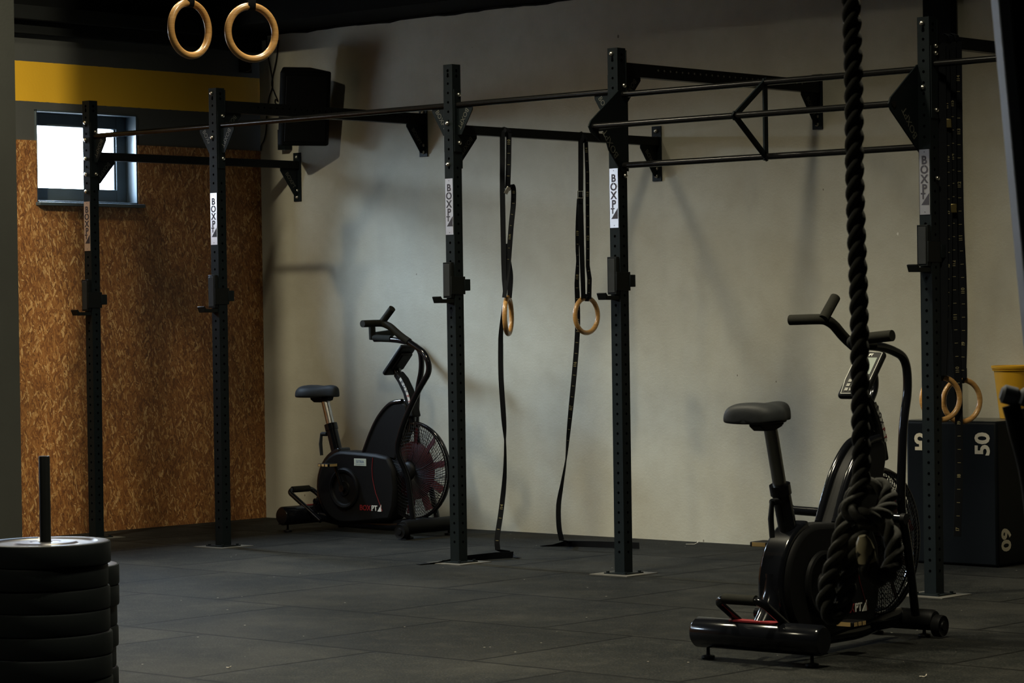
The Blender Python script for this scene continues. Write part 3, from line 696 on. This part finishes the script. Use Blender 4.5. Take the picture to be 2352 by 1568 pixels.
    K = 1.1; secs = [(-.135, .050, .030, .035), (-.13, .085, .045, .055), (-.105, .112, .055, .070), (-.06, .122, .055, .072), (-.01, .108, .048, .066), (.035, .075, .042, .064), (.08, .046, .040, .066), (.115, .035, .040, .064), (.14, .028, .035, .054), (.15, .012, .02, .034)]
    m = MB(); n = 20; o = 0
    for x_, hw, lo, hi in secs:
        for k in range(n):
            a = 2*PI*k/n; cx, sn = math.cos(a), math.sin(a)
            y = hw*math.copysign(abs(cx)**.7, cx); zz = (hi*abs(sn)**.75 if sn >= 0 else -.014*abs(sn)**.5)
            m.v.append((sx+.045+x_*K, y*K, sz+zz-.004+(.006 if x_ > .05 else 0)))
    for i in range(len(secs)-1):
        for k in range(n):
            l = (k+1) % n; m.f.append([i*n+k, i*n+l, (i+1)*n+l, (i+1)*n+k]); m.m.append(0)
    m.f.append(list(range(n))[::-1]); m.m.append(0); m.f.append([(len(secs)-1)*n+k for k in range(n)]); m.m.append(0)
    se = m.build('saddle', saddle, t, ang=80); sd = se.modifiers.new('s', 'SUBSURF'); sd.levels = 1; sd.render_levels = 1
    m = MB(); m.prism([(-.07, 0), (.10, 0), (.09, -.022), (.04, -.036), (-.035, -.036), (-.065, -.018)], (sx+.045, 0, sz-.012), (1, 0, 0), (0, 0, 1), (0, .028, 0)); m.tube([(sx+.10, .03, sz-.02), (sx+.10, -.055, sz-.02)], .006, 8)
    m.build('saddle_clamp', plast, se, bevel=.004)
    # crank and pedals
    ca = math.radians(crank_deg); cc = Vector((.36, 0, .285)); dv = Vector((math.cos(ca), 0, math.sin(ca)))
    for s, sg in ((-1, 1), (1, -1)):                 # right pedal at crank_deg, left opposite
        p0 = cc+Vector((0, s*.095, 0)); p1 = p0+dv*(.165*sg)+Vector((0, s*.012, 0))
        m = MB(); m.tube([cc+Vector((0, s*.06, 0)), p0+Vector((0, s*.012, 0))], .022, 14); m.tube([p0, p1], [.014, .010], 10)
        ck = m.build('crank_arm', gloss, t)
        q = p1+Vector((0, s*.06, 0)); m = MB(); m.box((q.x-.05, q.y-.045, q.z-.010), (q.x+.05, q.y+.045, q.z+.010))
        m.tube([p1, q], .007, 8); m.build('pedal', plast, ck, bevel=.004)
        m = MB()
        for dx in (-.051, .051): m.box((q.x+dx-.002, q.y-.032, q.z-.008), (q.x+dx+.002, q.y+.032, q.z+.008))
        for dx in (-.032, 0, .032): m.box((q.x+dx-.011, q.y+s*.0455-.001, q.z-.0075), (q.x+dx+.011, q.y+s*.0455+.001, q.z+.0075))
        m.build('pedal_reflector', gold, ck)
    # fan
    FC = Vector((.915, 0, .412)); FR = .305
    m = MB(); ringp = lambda R, y: [(FC.x+R*math.cos(2*PI*k/64), y, FC.z+R*math.sin(2*PI*k/64)) for k in range(64)]
    m.tube(ringp(FR, 0), .0095, 10, 0, True); m.tube(ringp(FR-.004, .02), .005, 6, 0, True); m.tube(ringp(FR-.004, -.02), .005, 6, 0, True)
    fc = m.build('fan_cage', gloss, t)
    def bulge(R): return .018+.030*math.cos(min(1, R/FR)*PI/2)**.5
    for s in (-1, 1):
        m = MB()
        for R in [.075+.0205*k for k in range(12)]:
            y = s*bulge(R); m.tube([(FC.x+R*math.cos(2*PI*k/48), y, FC.z+R*math.sin(2*PI*k/48)) for k in range(48)], .0011, 4, 0, True)
        for k in range(96):
            a = 2*PI*k/96; pts = []
            for j in range(8):
                R = .06+(FR-.062)*j/7; aa = a+.45*(R/FR)*(1 if k % 2 else 1)
                pts.append((FC.x+R*math.cos(aa), s*bulge(R), FC.z+R*math.sin(aa)))
            m.tube(pts, 0.0016 if k % 8 else .0026, 4, cap=False)
        m.build('wire_grille', plast, fc, smooth=False)
        MB().lathe([(0, .02), (.035, .019), (.05, .012), (.06, 0), (.062, -.01)], axisM((FC.x, s*.049, FC.z), (0, s, 0)), 32).build('hub_cap', plast, fc)
    m = MB(); m.lathe([(0, .016), (.17, .012), (.185, 0), (.17, -.012), (0, -.016)], axisM((FC.x, 0, FC.z), (0, 1, 0)), 48)
    im = m.build('impeller_disc', red, t)
    for k in range(10):
        a = 2*PI*k/10+.2; rd = Vector((math.cos(a), 0, math.sin(a))); tn = Vector((-math.sin(a), 0, math.cos(a)))
        MB().prism([(.12, -.022), (.275, -.026), (.28, .020), (.12, .022)], FC, rd, (tn*.92+Vector((0, .38, 0))), (0, .0025, 0)).build('fan_blade', red, im)
    # swing arms
    fwd = [(1.03, .105), (1.02, .40), (.965, .55), (1.06, .73), (1.18, .915), (1.30, 1.055), (1.262, 1.16), (1.06, 1.262), (.955, 1.33), (.888, 1.351)]
    bck = [(.99, .105), (.87, .42), (.74, .58), (.715, .75), (.73, .92), (.775, 1.06), (.76, 1.19), (.60, 1.235), (.45, 1.245), (.345, 1.245)]
    for s, isf in ((-1, right_fwd), (1, not right_fwd)):
        pts = fwd if isf else bck; y = s*.235
        path = arcpts([(a, y*(1 if i > 2 else (.55, .7, .9)[i]), b2) for i, (a, b2) in enumerate(pts)], .09, 7)
        m = MB(); m.tube(path, .0185, 16); arm = m.build('handlebar_arm', gloss, t)
        J = Vector((pts[-1][0], y, pts[-1][1]))
        if isf: gp = arcpts([(1.12, y, 1.232), (1.04, y, 1.272), (.955, y, 1.33), (.888, y, 1.351), (.875, y+s*.05, 1.351), (.875, y+s*.165, 1.349)], .06, 6); bp = [J+Vector((-.01, 0, -.0)), J+Vector((.088, 0, .092))]
        else: gp = arcpts([(.50, y, 1.247), (.40, y, 1.250), (.335, y, 1.258), (.315, y+s*.03, 1.27), (.31, y+s*.205, 1.285)], .05, 6); o_ = Vector((.10 if pegs else 0, 0, 0)); bp = [J+o_+Vector((-.02, 0, .0)), J+o_+Vector((-.005, -s*.02, .12))]
        m = MB(); m.tube(gp, .0225, 16); m.tube(bp, .0225, 16); m.build('foam_grip', foam, arm)
    # rear carry handle
    m = MB(); m.tube(arcpts([(.17, .11, .07), (-.12, .11, .245), (-.135, .08, .262), (-.135, -.08, .262), (-.12, -.11, .245), (.17, -.11, .07)], .04, 5), .016, 14); ch = m.build('rear_handle', gloss, t)
    m = MB(); m.tube([(-.133, .075, .262), (-.133, -.075, .262)], .021, 14); m.build('handle_sleeve', foam, ch)
    if pegs:
        m = MB(); m.tube([(.66, .27, .553), (.66, -.27, .535)], .019, 16); pg = m.build('foot_peg_bar', gloss, t)
        for s in (-1, 1): MB().tube([(.66, s*.265, .544+s*.009), (.66, s*.285, .544+s*.0095)], .023, 14).build('peg_cap', plast, pg)
    return t
steelgrey2 = mat('dull_steel_post', (.20, .20, .19), .32, .9)
air_bike((1.09, -.57, 0), 0, 'black air bike with pale sticker against the beige wall, left of the middle upright', 0, True, False, 110, True, (.19, -.28))
air_bike((7.60, -4.37, 0), math.radians(93.5), 'black air bike nearest the camera, behind the thick hanging rope', .078, False, True, -72, False, .17)

# ------------------------------------------------------------------ climbing rope
def rope():
    d0 = 6.6
    pts = [(1952, -160, 0)]+[(x, y, 0) for x, y in ((1955, 0), (1961, 200), (1963, 400), (1968, 560), (1973, 700), (1975, 850), (1977, 980), (1979, 1080))]
    top = dep(1952, -160, d0); P = [Vector((top.x, top.y, HZ-.002)), Vector((top.x, top.y, 4))]+[dep(x, y, d0+dz) for x, y, dz in pts]
    knot = [(1972, 1130, -.03), (1952, 1172, -.05), (1988, 1188, -.07), (2030, 1178, -.03), (2040, 1140, .03), (2015, 1115, .05), (1975, 1125, .06), (1950, 1165, .05), (1938, 1215, .02), (1922, 1275, 0), (1903, 1340, 0), (1897, 1390, .0), (1915, 1415, 0), (1938, 1385, 0), (1950, 1320, .01), (1962, 1255, .0), (1985, 1210, .04), (2025, 1200, .05), (2050, 1235, .03), (2052, 1290, .0), (2030, 1325, -.03), (2004, 1318, -.04), (1993, 1290, -.05), (1987, 1262, -.055)]
    P += [dep(x, y, d0+dz) for x, y, dz in knot]
    path = smoothpath(P, 10)
    # resample evenly
    L = [0]
    for a, b_ in zip(path, path[1:]): L.append(L[-1]+(b_-a).length)
    n = int(L[-1]/.008); res = []; j = 0
    for i in range(n+1):
        s = L[-1]*i/n
        while j < len(L)-2 and L[j+1] < s: j += 1
        res.append(path[j].lerp(path[j+1], (s-L[j])/(L[j+1]-L[j])))
    O = Vector((top.x, top.y, 0)); t = thing('climbing_rope', 'thick dark twisted climbing rope with a knotted lower end in front of the air bike', 'rope', O)
    tg = [(res[min(i+1, n)]-res[max(i-1, 0)]).normalized() for i in range(n+1)]
    u = Vector((1, 0, 0)); us = []
    for i in range(n+1):
        u = (u-tg[i]*u.dot(tg[i])).normalized(); us.append(u.copy())
    m = MB(); pitch = .118
    for k in range(3):
        pts = []
        for i in range(n+1):
            a = 2*PI*(i*L[-1]/n)/pitch+k*2*PI/3; w = tg[i].cross(us[i])
            pts.append(res[i]+(us[i]*math.cos(a)+w*math.sin(a))*.0132-O)
        m.tube(pts, .0108, 10)
    m.build('rope_strands', ropem, t, ang=60)
    e = res[-1]-O; d = tg[-1]
    MB().tube([e-d*.03, e-d*.0, e+d*.02, e+d*.035], [.0225, .0225, .018, .009], 16).build('taped_end', caprope, t)
rope()

# ------------------------------------------------------------------ bumper plates
def bumper_proto(name, label, loc, face, group):
    t = thing(name, label, 'weight plate', loc, 0, group)
    h, R = .0765, .222
    prof = [(.026, 0), (.10, 0), (.105, .004), (.165, .004), (.17, 0), (R-.008, 0), (R-.002, .002), (R, .007), (R, h-.007), (R-.002, h-.002), (R-.008, h), (.178, h), (.170, h-.006), (.112, h-.006), (.104, h), (.055, h), (.050, h-.003), (.03, h-.003), (.026, h-.006), (.026, 0)]
    m = MB().lathe(prof, None, 72)
    for i, fc_ in enumerate(m.f):
        if all(m.v[k][2] > h-.0075 for k in fc_) and all(math.hypot(m.v[k][0], m.v[k][1]) < R-.004 for k in fc_): m.m[i] = 1
    m.build('rubber_disc', [rubber, platetop], t, ang=30)
    m = MB(); m.lathe([(.025, -.0005), (.048, -.0005), (.048, h-.001), (.025, h-.001), (.025, 0)], None, 32); m.build('steel_hub', steelgrey2, t)
    if face:
        m = MB(); 
        for i, ch in enumerate('BOXPT'):
            a = math.radians(20-i*11); rr = .142; d = Vector((math.cos(a), math.sin(a), 0)); m.text(ch, .05, d*rr+Vector((0, 0, h-.0055)), Vector((math.sin(a), -math.cos(a), 0)), d, 0, .0006, .001)
        m.build('raised_lettering', white, t)
        m = MB(); m.lathe([(.176, h+.0003), (.176, h+.001), (.208, h+.001), (.208, h+.0003)], None, 72); 
        n0 = len(m.f); keep = [i for i in range(n0) if 150 < (math.degrees(math.atan2(m.v[m.f[i][0]][1], m.v[m.f[i][0]][0])) % 360) < 215]
        m.f = [m.f[i] for i in keep]; m.m = [0]*len(keep); m.build('blue_print', platebl, t)
    return t
S1 = Vector((6.616, -7.118, 0)); Hp = .0775
words = ['lowest', 'second from the bottom', 'third from the bottom', 'fourth from the bottom', 'fifth from the bottom', 'sixth from the bottom', 'second from the top', 'topmost']
top8 = bumper_proto('bumper_plate', 'black bumper plate, face tinted pale for reflected daylight, topmost of the front stack at left', S1+Vector((0, 0, .012+Hp*7)), True, 'bumper plates in the front stack')
low = bumper_proto('bumper_plate', 'black bumper plate, lowest of the front stack at left', S1+Vector((.012, .004, .012)), False, 'bumper plates in the front stack')
offs = [0, (-.003, .004), (.004, -.004), (0, .003), (-.006, -.002), (-.009, .002), (-.010, -.004)]
for i in range(1, 7):
    c = copy_tree(low); dx, dy = offs[i]; c.location = S1+Vector((dx, dy, .012+Hp*i)); c['label'] = 'black bumper plate, %s in the front stack at left' % words[i]
S2 = dep(130, 1290, 10.25); S2 = Vector((S2.x, S2.y, 0))
for i in range(6):
    c = copy_tree(low if i < 5 else top8); c.location = S2+Vector(((.004, -.012, .0, -.010, .012, .010)[i], .003*i % .01, .012+Hp*i))
    c['group'] = 'bumper plates in the rear stack'
    c['label'] = 'black bumper plate in the stack behind, %s of six' % ['lowest', 'second from the bottom', 'third from the bottom', 'third from the top', 'second from the top', 'topmost'][i]
for S, hh, lab in ((S1, .925, 'black upright pin rising through the front bumper plate stack'), (S2, .44, 'black floor pin inside the rear bumper plate stack')):
    t = thing('plate_stacker', lab, 'plate stand', S, 0, 'plate stands at left')
    MB().tube([(0, 0, .01), (0, 0, hh-.003), (0, 0, hh)], [.0195, .0195, .0175], 24).build('pin', beamcoat, t)
    MB().lathe([(0, 0), (.20, 0), (.20, .010), (.02, .011), (0, .011)], None, 40).build('base_plate', beamcoat, t)

# ------------------------------------------------------------------ soft plyometric box, bucket
bx0, bx1, by0, by1, bh = 5.655, 6.235, -.445, -.066, .785
t = thing('plyometric_box', 'tall black soft jump box with cream numbers against the beige wall', 'jump box', ((bx0+bx1)/2, (by0+by1)/2, 0))
hx, hy = (bx1-bx0)/2, (by1-by0)/2
o = MB().box((-hx, -hy, 0), (hx, hy, bh-.004)).build('foam_body', foamblk, t, bevel=.016)
MB().box((-hx+.01, -hy+.01, bh-.006), (hx-.01, hy-.01, bh)).build('lit_top_sheet', boxtop, t, bevel=.003)  # thin sheet carrying the painted light on the box top
MB().text('50', .125, (hx-.085, -hy-.001, bh-.125), (0, 0, 1), (-1, 0, 0), 0, .001, .004).build('size_number', cream, t)
MB().text('75', .125, (-hx+.115, -hy-.001, bh-.115), (-1, 0, 0), (0, 0, -1), 0, .001, .004).build('size_number', cream, t)
MB().text('60', .125, (hx+.001, -hy+.075, .145), (0, 0, -1), (0, 1, 0), 0, .001, .004).build('size_number', cream, t)
t = thing('bucket', 'yellow plastic bucket standing on the black jump box', 'bucket', (6.145, -.125, bh+.0005))
m = MB(); m.lathe([(0, .0), (.072, .0), (.076, .004), (.106, .268), (.110, .270), (.118, .274), (.120, .286), (.116, .290), (.112, .290), (.108, .286), (.104, .280), (.072, .008), (0, .006)], None, 48)
m.build('bucket_body', yellowp, t); 
MB().lathe([(.1065, .264), (.1125, .262), (.1145, .268), (.107, .272)], None, 48).build('bucket_rim', yellowp, t)

# ------------------------------------------------------------------ loudspeaker, cables, sensor
sc = Vector((.67, -.27, 2.575)); fw = Vector((.86, -.48, -.20)).normalized(); sd = Vector((fw.y, -fw.x, 0)).normalized()*-1; upv = sd.cross(fw); upv = upv if upv.z > 0 else -upv
t = thing('loudspeaker', 'large black loudspeaker mounted high in the corner above the rack', 'speaker', sc)
m = MB(); hh = .50
tp = [(-.155, -.13), (-.11, .15), (.11, .15), (.155, -.13)]
tp = [(-.10, .15), (.10, .15), (.175, -.10), (.16, -.13), (-.16, -.13), (-.175, -.10)]
O_ = Vector((.05, -.02, .24)); A_, B_ = sd, -fw
m.prism(tp, O_, A_, B_, upv*(hh/2)); m.build('cabinet', speakerm, t, bevel=.012)
m = MB(); m.prism([(-.14, -hh/2+.03), (.14, -hh/2+.03), (.14, hh/2-.03), (-.14, hh/2-.03)], O_+fw*.131, A_, upv, fw*.004); m.build('grille', plast, t, bevel=.003)
m = MB(); m.tube([O_-fw*.13, Vector((-.20, .24, .15)), Vector((-.32, .262, .10))], .022, 10)
m.box((-.42, .20, -.02), (-.345, .262, .12)); m.build('wall_bracket', powder, t)
q = on(645, 316, 1, -.04)
cb = MB(); base = Vector((.05, -.02, 3.37))
cb.tube([p-base for p in smoothpath([on(a, b_, 1, -.012) for a, b_ in ((612, 92), (616, 130), (626, 190), (618, 225), (613, 260), (611, 300), (606, 322), (600, 334), (599, 346))], 5)], .004, 6)
cb.tube([p-base for p in smoothpath([on(a, b_, 1, -.014) for a, b_ in ((640, 92), (634, 140), (624, 190), (630, 212), (638, 232), (633, 228), (632, 236), (640, 240), (655, 235))], 5)], .004, 6)
o = cb.build('speaker_cable', cable, None, loc=base); tag(o, 'thin black cables hanging down the wall corner beside the loudspeaker', 'cable')
s0 = Vector((.0, -.147, 3.14)); t = thing('wall_sensor', 'small round dark sensor above the end of the yellow band', 'sensor', s0)
MB().box((-.0, -.05, -.04), (.03, .05, .055)).build('housing', beamdark, t, bevel=.004)
M = axisM((.032, 0, 0), (.7, -.6, 0)); MB().tube([M @ Vector((.033*math.cos(k*PI/16), .033*math.sin(k*PI/16), .004)) for k in range(32)], .0022, 6, 0, True).build('rim', steelgrey, t)
# thin cable line along the top beam
lp = [Vector((x, -.012, 3.362+.006*math.sin(x*9)+.004*math.sin(x*23))) for x in [.3+.1*k for k in range(30)]]
o = MB().tube([p-lp[0] for p in lp], .006, 6).build('ceiling_cable', cable, None, loc=lp[0]); tag(o, 'thin black cable clipped along the edge where the beige wall ends', 'cable')

# ------------------------------------------------------------------ foreground gear at the right edge
d1 = 5.0
pts = [dep(2309, 60, d1), dep(2341, 400, d1)]
dirv = (pts[1]-pts[0]).normalized(); k = (0-pts[0].z)/dirv.z; foot = pts[0]+dirv*k; head = pts[0]-dirv*((2.75-pts[0].z)/-dirv.z)
ax = (head-foot).normalized(); side = RT-ax*RT.dot(ax); side.normalize(); bk_ = ax.cross(side)
if bk_.dot(FW) < 0: bk_ = -bk_
t = thing('leaning_post', 'out-of-focus black post with one edge painted as blue-lit at the upper right', 'post', foot)
Lh = (head-foot).length
m = MB(); A2 = side
m.prism([(.012, 0), (.16, 0), (.16, Lh), (.012, Lh)], bk_*.03, A2, ax, bk_*.035); m.build('post_body', beamcoat, t, bevel=.004)
m = MB(); m.prism([(-.010, 0), (.012, 0), (.012, Lh), (-.010, Lh)], bk_*.03, A2, ax, bk_*.036); m.build('lit_edge_strip', paleblue, t, bevel=.003)
d2 = 5.6
def G(x, y, dd=0): return dep(x, y, d2+dd)
gb = G(2420, 1500); gb = Vector((gb.x, gb.y, 0))
t = thing('equipment_handle', 'blurred dark tubular handle with rounded grey ends at the right edge', 'exercise equipment', gb)
m = MB()
for xo, yo, dd in ((0, 0, 0), (42, 4, .05)):
    a = G(2322+xo, 908+yo, dd)-gb; b2 = G(2336+xo, 985+yo, dd)-gb; c_ = G(2372+xo, 1160+yo, dd)-gb; e2 = Vector((c_.x, c_.y, c_.z-.3))+(c_-b2)*.6
    m.tube(smoothpath([a+Vector((0, 0, -.02)), b2, c_, e2, Vector((e2.x, e2.y, 0))], 6), .019, 14)
m.build('tube_frame', beamcoat, t)
for xo, yo, dd in ((0, 0, 0), (42, 6, .05)):
    a = G(2320+xo, 908+yo, dd)-gb; A3 = RT*.9+Vector((0, 0, -.25)); A3.normalize()
    MB().tube([a-A3*.02, a-A3*.014, a+A3*.012, a+A3*.02], [.012, .0195, .0195, .012], 16).build('rubber_cap', bluegrey, t)

# scraps on the floor
def scrap(p, s, rz, label):
    m = MB(); m.ribbon([Vector((-s, 0, .004)), Vector((-s*.3, .006, .003)), Vector((s*.4, -.002, .003)), Vector((s, .004, .003+s*.25)), Vector((s*1.05, .01, .003+s*.5))], PI/2, .004+s*.3, .0012)
    o = m.build('paper_scrap', paper, None, loc=p); o.rotation_euler = (0, 0, rz); tag(o, label, 'litter', 'paper scraps on the rubber floor')
scrap(Vector((3.93, -.17, 0)), .035, .8, 'torn pale paper scrap on the floor close to the beige wall')
scrap(Vector((8.353, -4.35, 0)), .012, .6, 'tiny pale scrap on the floor in front of the nearest air bike')
scrap(Vector((5.99, -5.73, 0)), .008, .3, 'tiny pale scrap on the floor near the weight plates')

# ------------------------------------------------------------------ light
sc_ = bpy.context.scene
wd = D.worlds.new('overcast_sky'); sc_.world = wd; wd.use_nodes = True
bg = wd.node_tree.nodes['Background']; bg.inputs[0].default_value = (.75, .87, 1, 1); bg.inputs[1].default_value = 12
def area(name, loc, rot, sx, sy, power, col):
    l = D.lights.new(name, 'AREA'); l.shape = 'RECTANGLE'; l.size = sx; l.size_y = sy; l.energy = power; l.color = col
    o = D.objects.new(name, l); COL.objects.link(o); o.location = loc; o.rotation_euler = rot; return o
def spot(name, loc, tgt, power, col, ang, blend, r):
    l = D.lights.new(name, 'SPOT'); l.energy = power; l.color = col; l.spot_size = math.radians(ang); l.spot_blend = blend; l.shadow_soft_size = r
    o = D.objects.new(name, l); COL.objects.link(o); o.location = loc; o.rotation_euler = (Vector(tgt)-Vector(loc)).to_track_quat('-Z', 'Y').to_euler(); return o
BLUE = (.60, .79, 1)
for i, (a, b2) in enumerate(WIN):
    area('daylight_%d' % (i+1), (-.80, (a+b2)/2-.25, 3.02), (0, math.radians(-58), 0), .85, 1.3, (620, 170, 200, 170)[i], BLUE)
WARM = (1, .91, .66)
for i, (x, y, z, pw) in enumerate(((1.9, -5.0, 5.6, 980), (5.1, -5.0, 5.8, 980), (8.8, -5.6, 5.8, 780), (7.0, -10.5, 5.8, 340))):  # the fourth is an added fill for the dark rope
    spot('hall_lamp_or_fill_%d' % (i+1), (x, y, z), (x+.001, y, 0), pw, WARM, 130, .9, .28)
spot('fill_spot', (4.2, -8.4, 5.6), (0, -2.7, 2.6), 1500, WARM, 34, 1, .12)  # added fill to brighten the yellow band, no known fitting there

# ------------------------------------------------------------------ camera
cd = D.cameras.new('camera'); co = D.objects.new('camera', cd); COL.objects.link(co)
cd.sensor_width = 36; cd.lens = 36*FPX/2352; cd.clip_end = 200
c, s = math.cos(ROLL), math.sin(ROLL); cx = RT*c+UP*s; cy = -RT*s+UP*c
M = Matrix((cx, cy, -FW)).transposed().to_4x4(); M.translation = CAM; co.matrix_world = M
cd.dof.use_dof = True; cd.dof.focus_distance = 15.5; cd.dof.aperture_fstop = 16
sc_.camera = co
sc_.view_settings.view_transform = 'Standard'; sc_.view_settings.look = 'None'; sc_.view_settings.gamma = 1
sc_.view_settings.exposure = 0.36; sc_.view_settings.use_curve_mapping = False
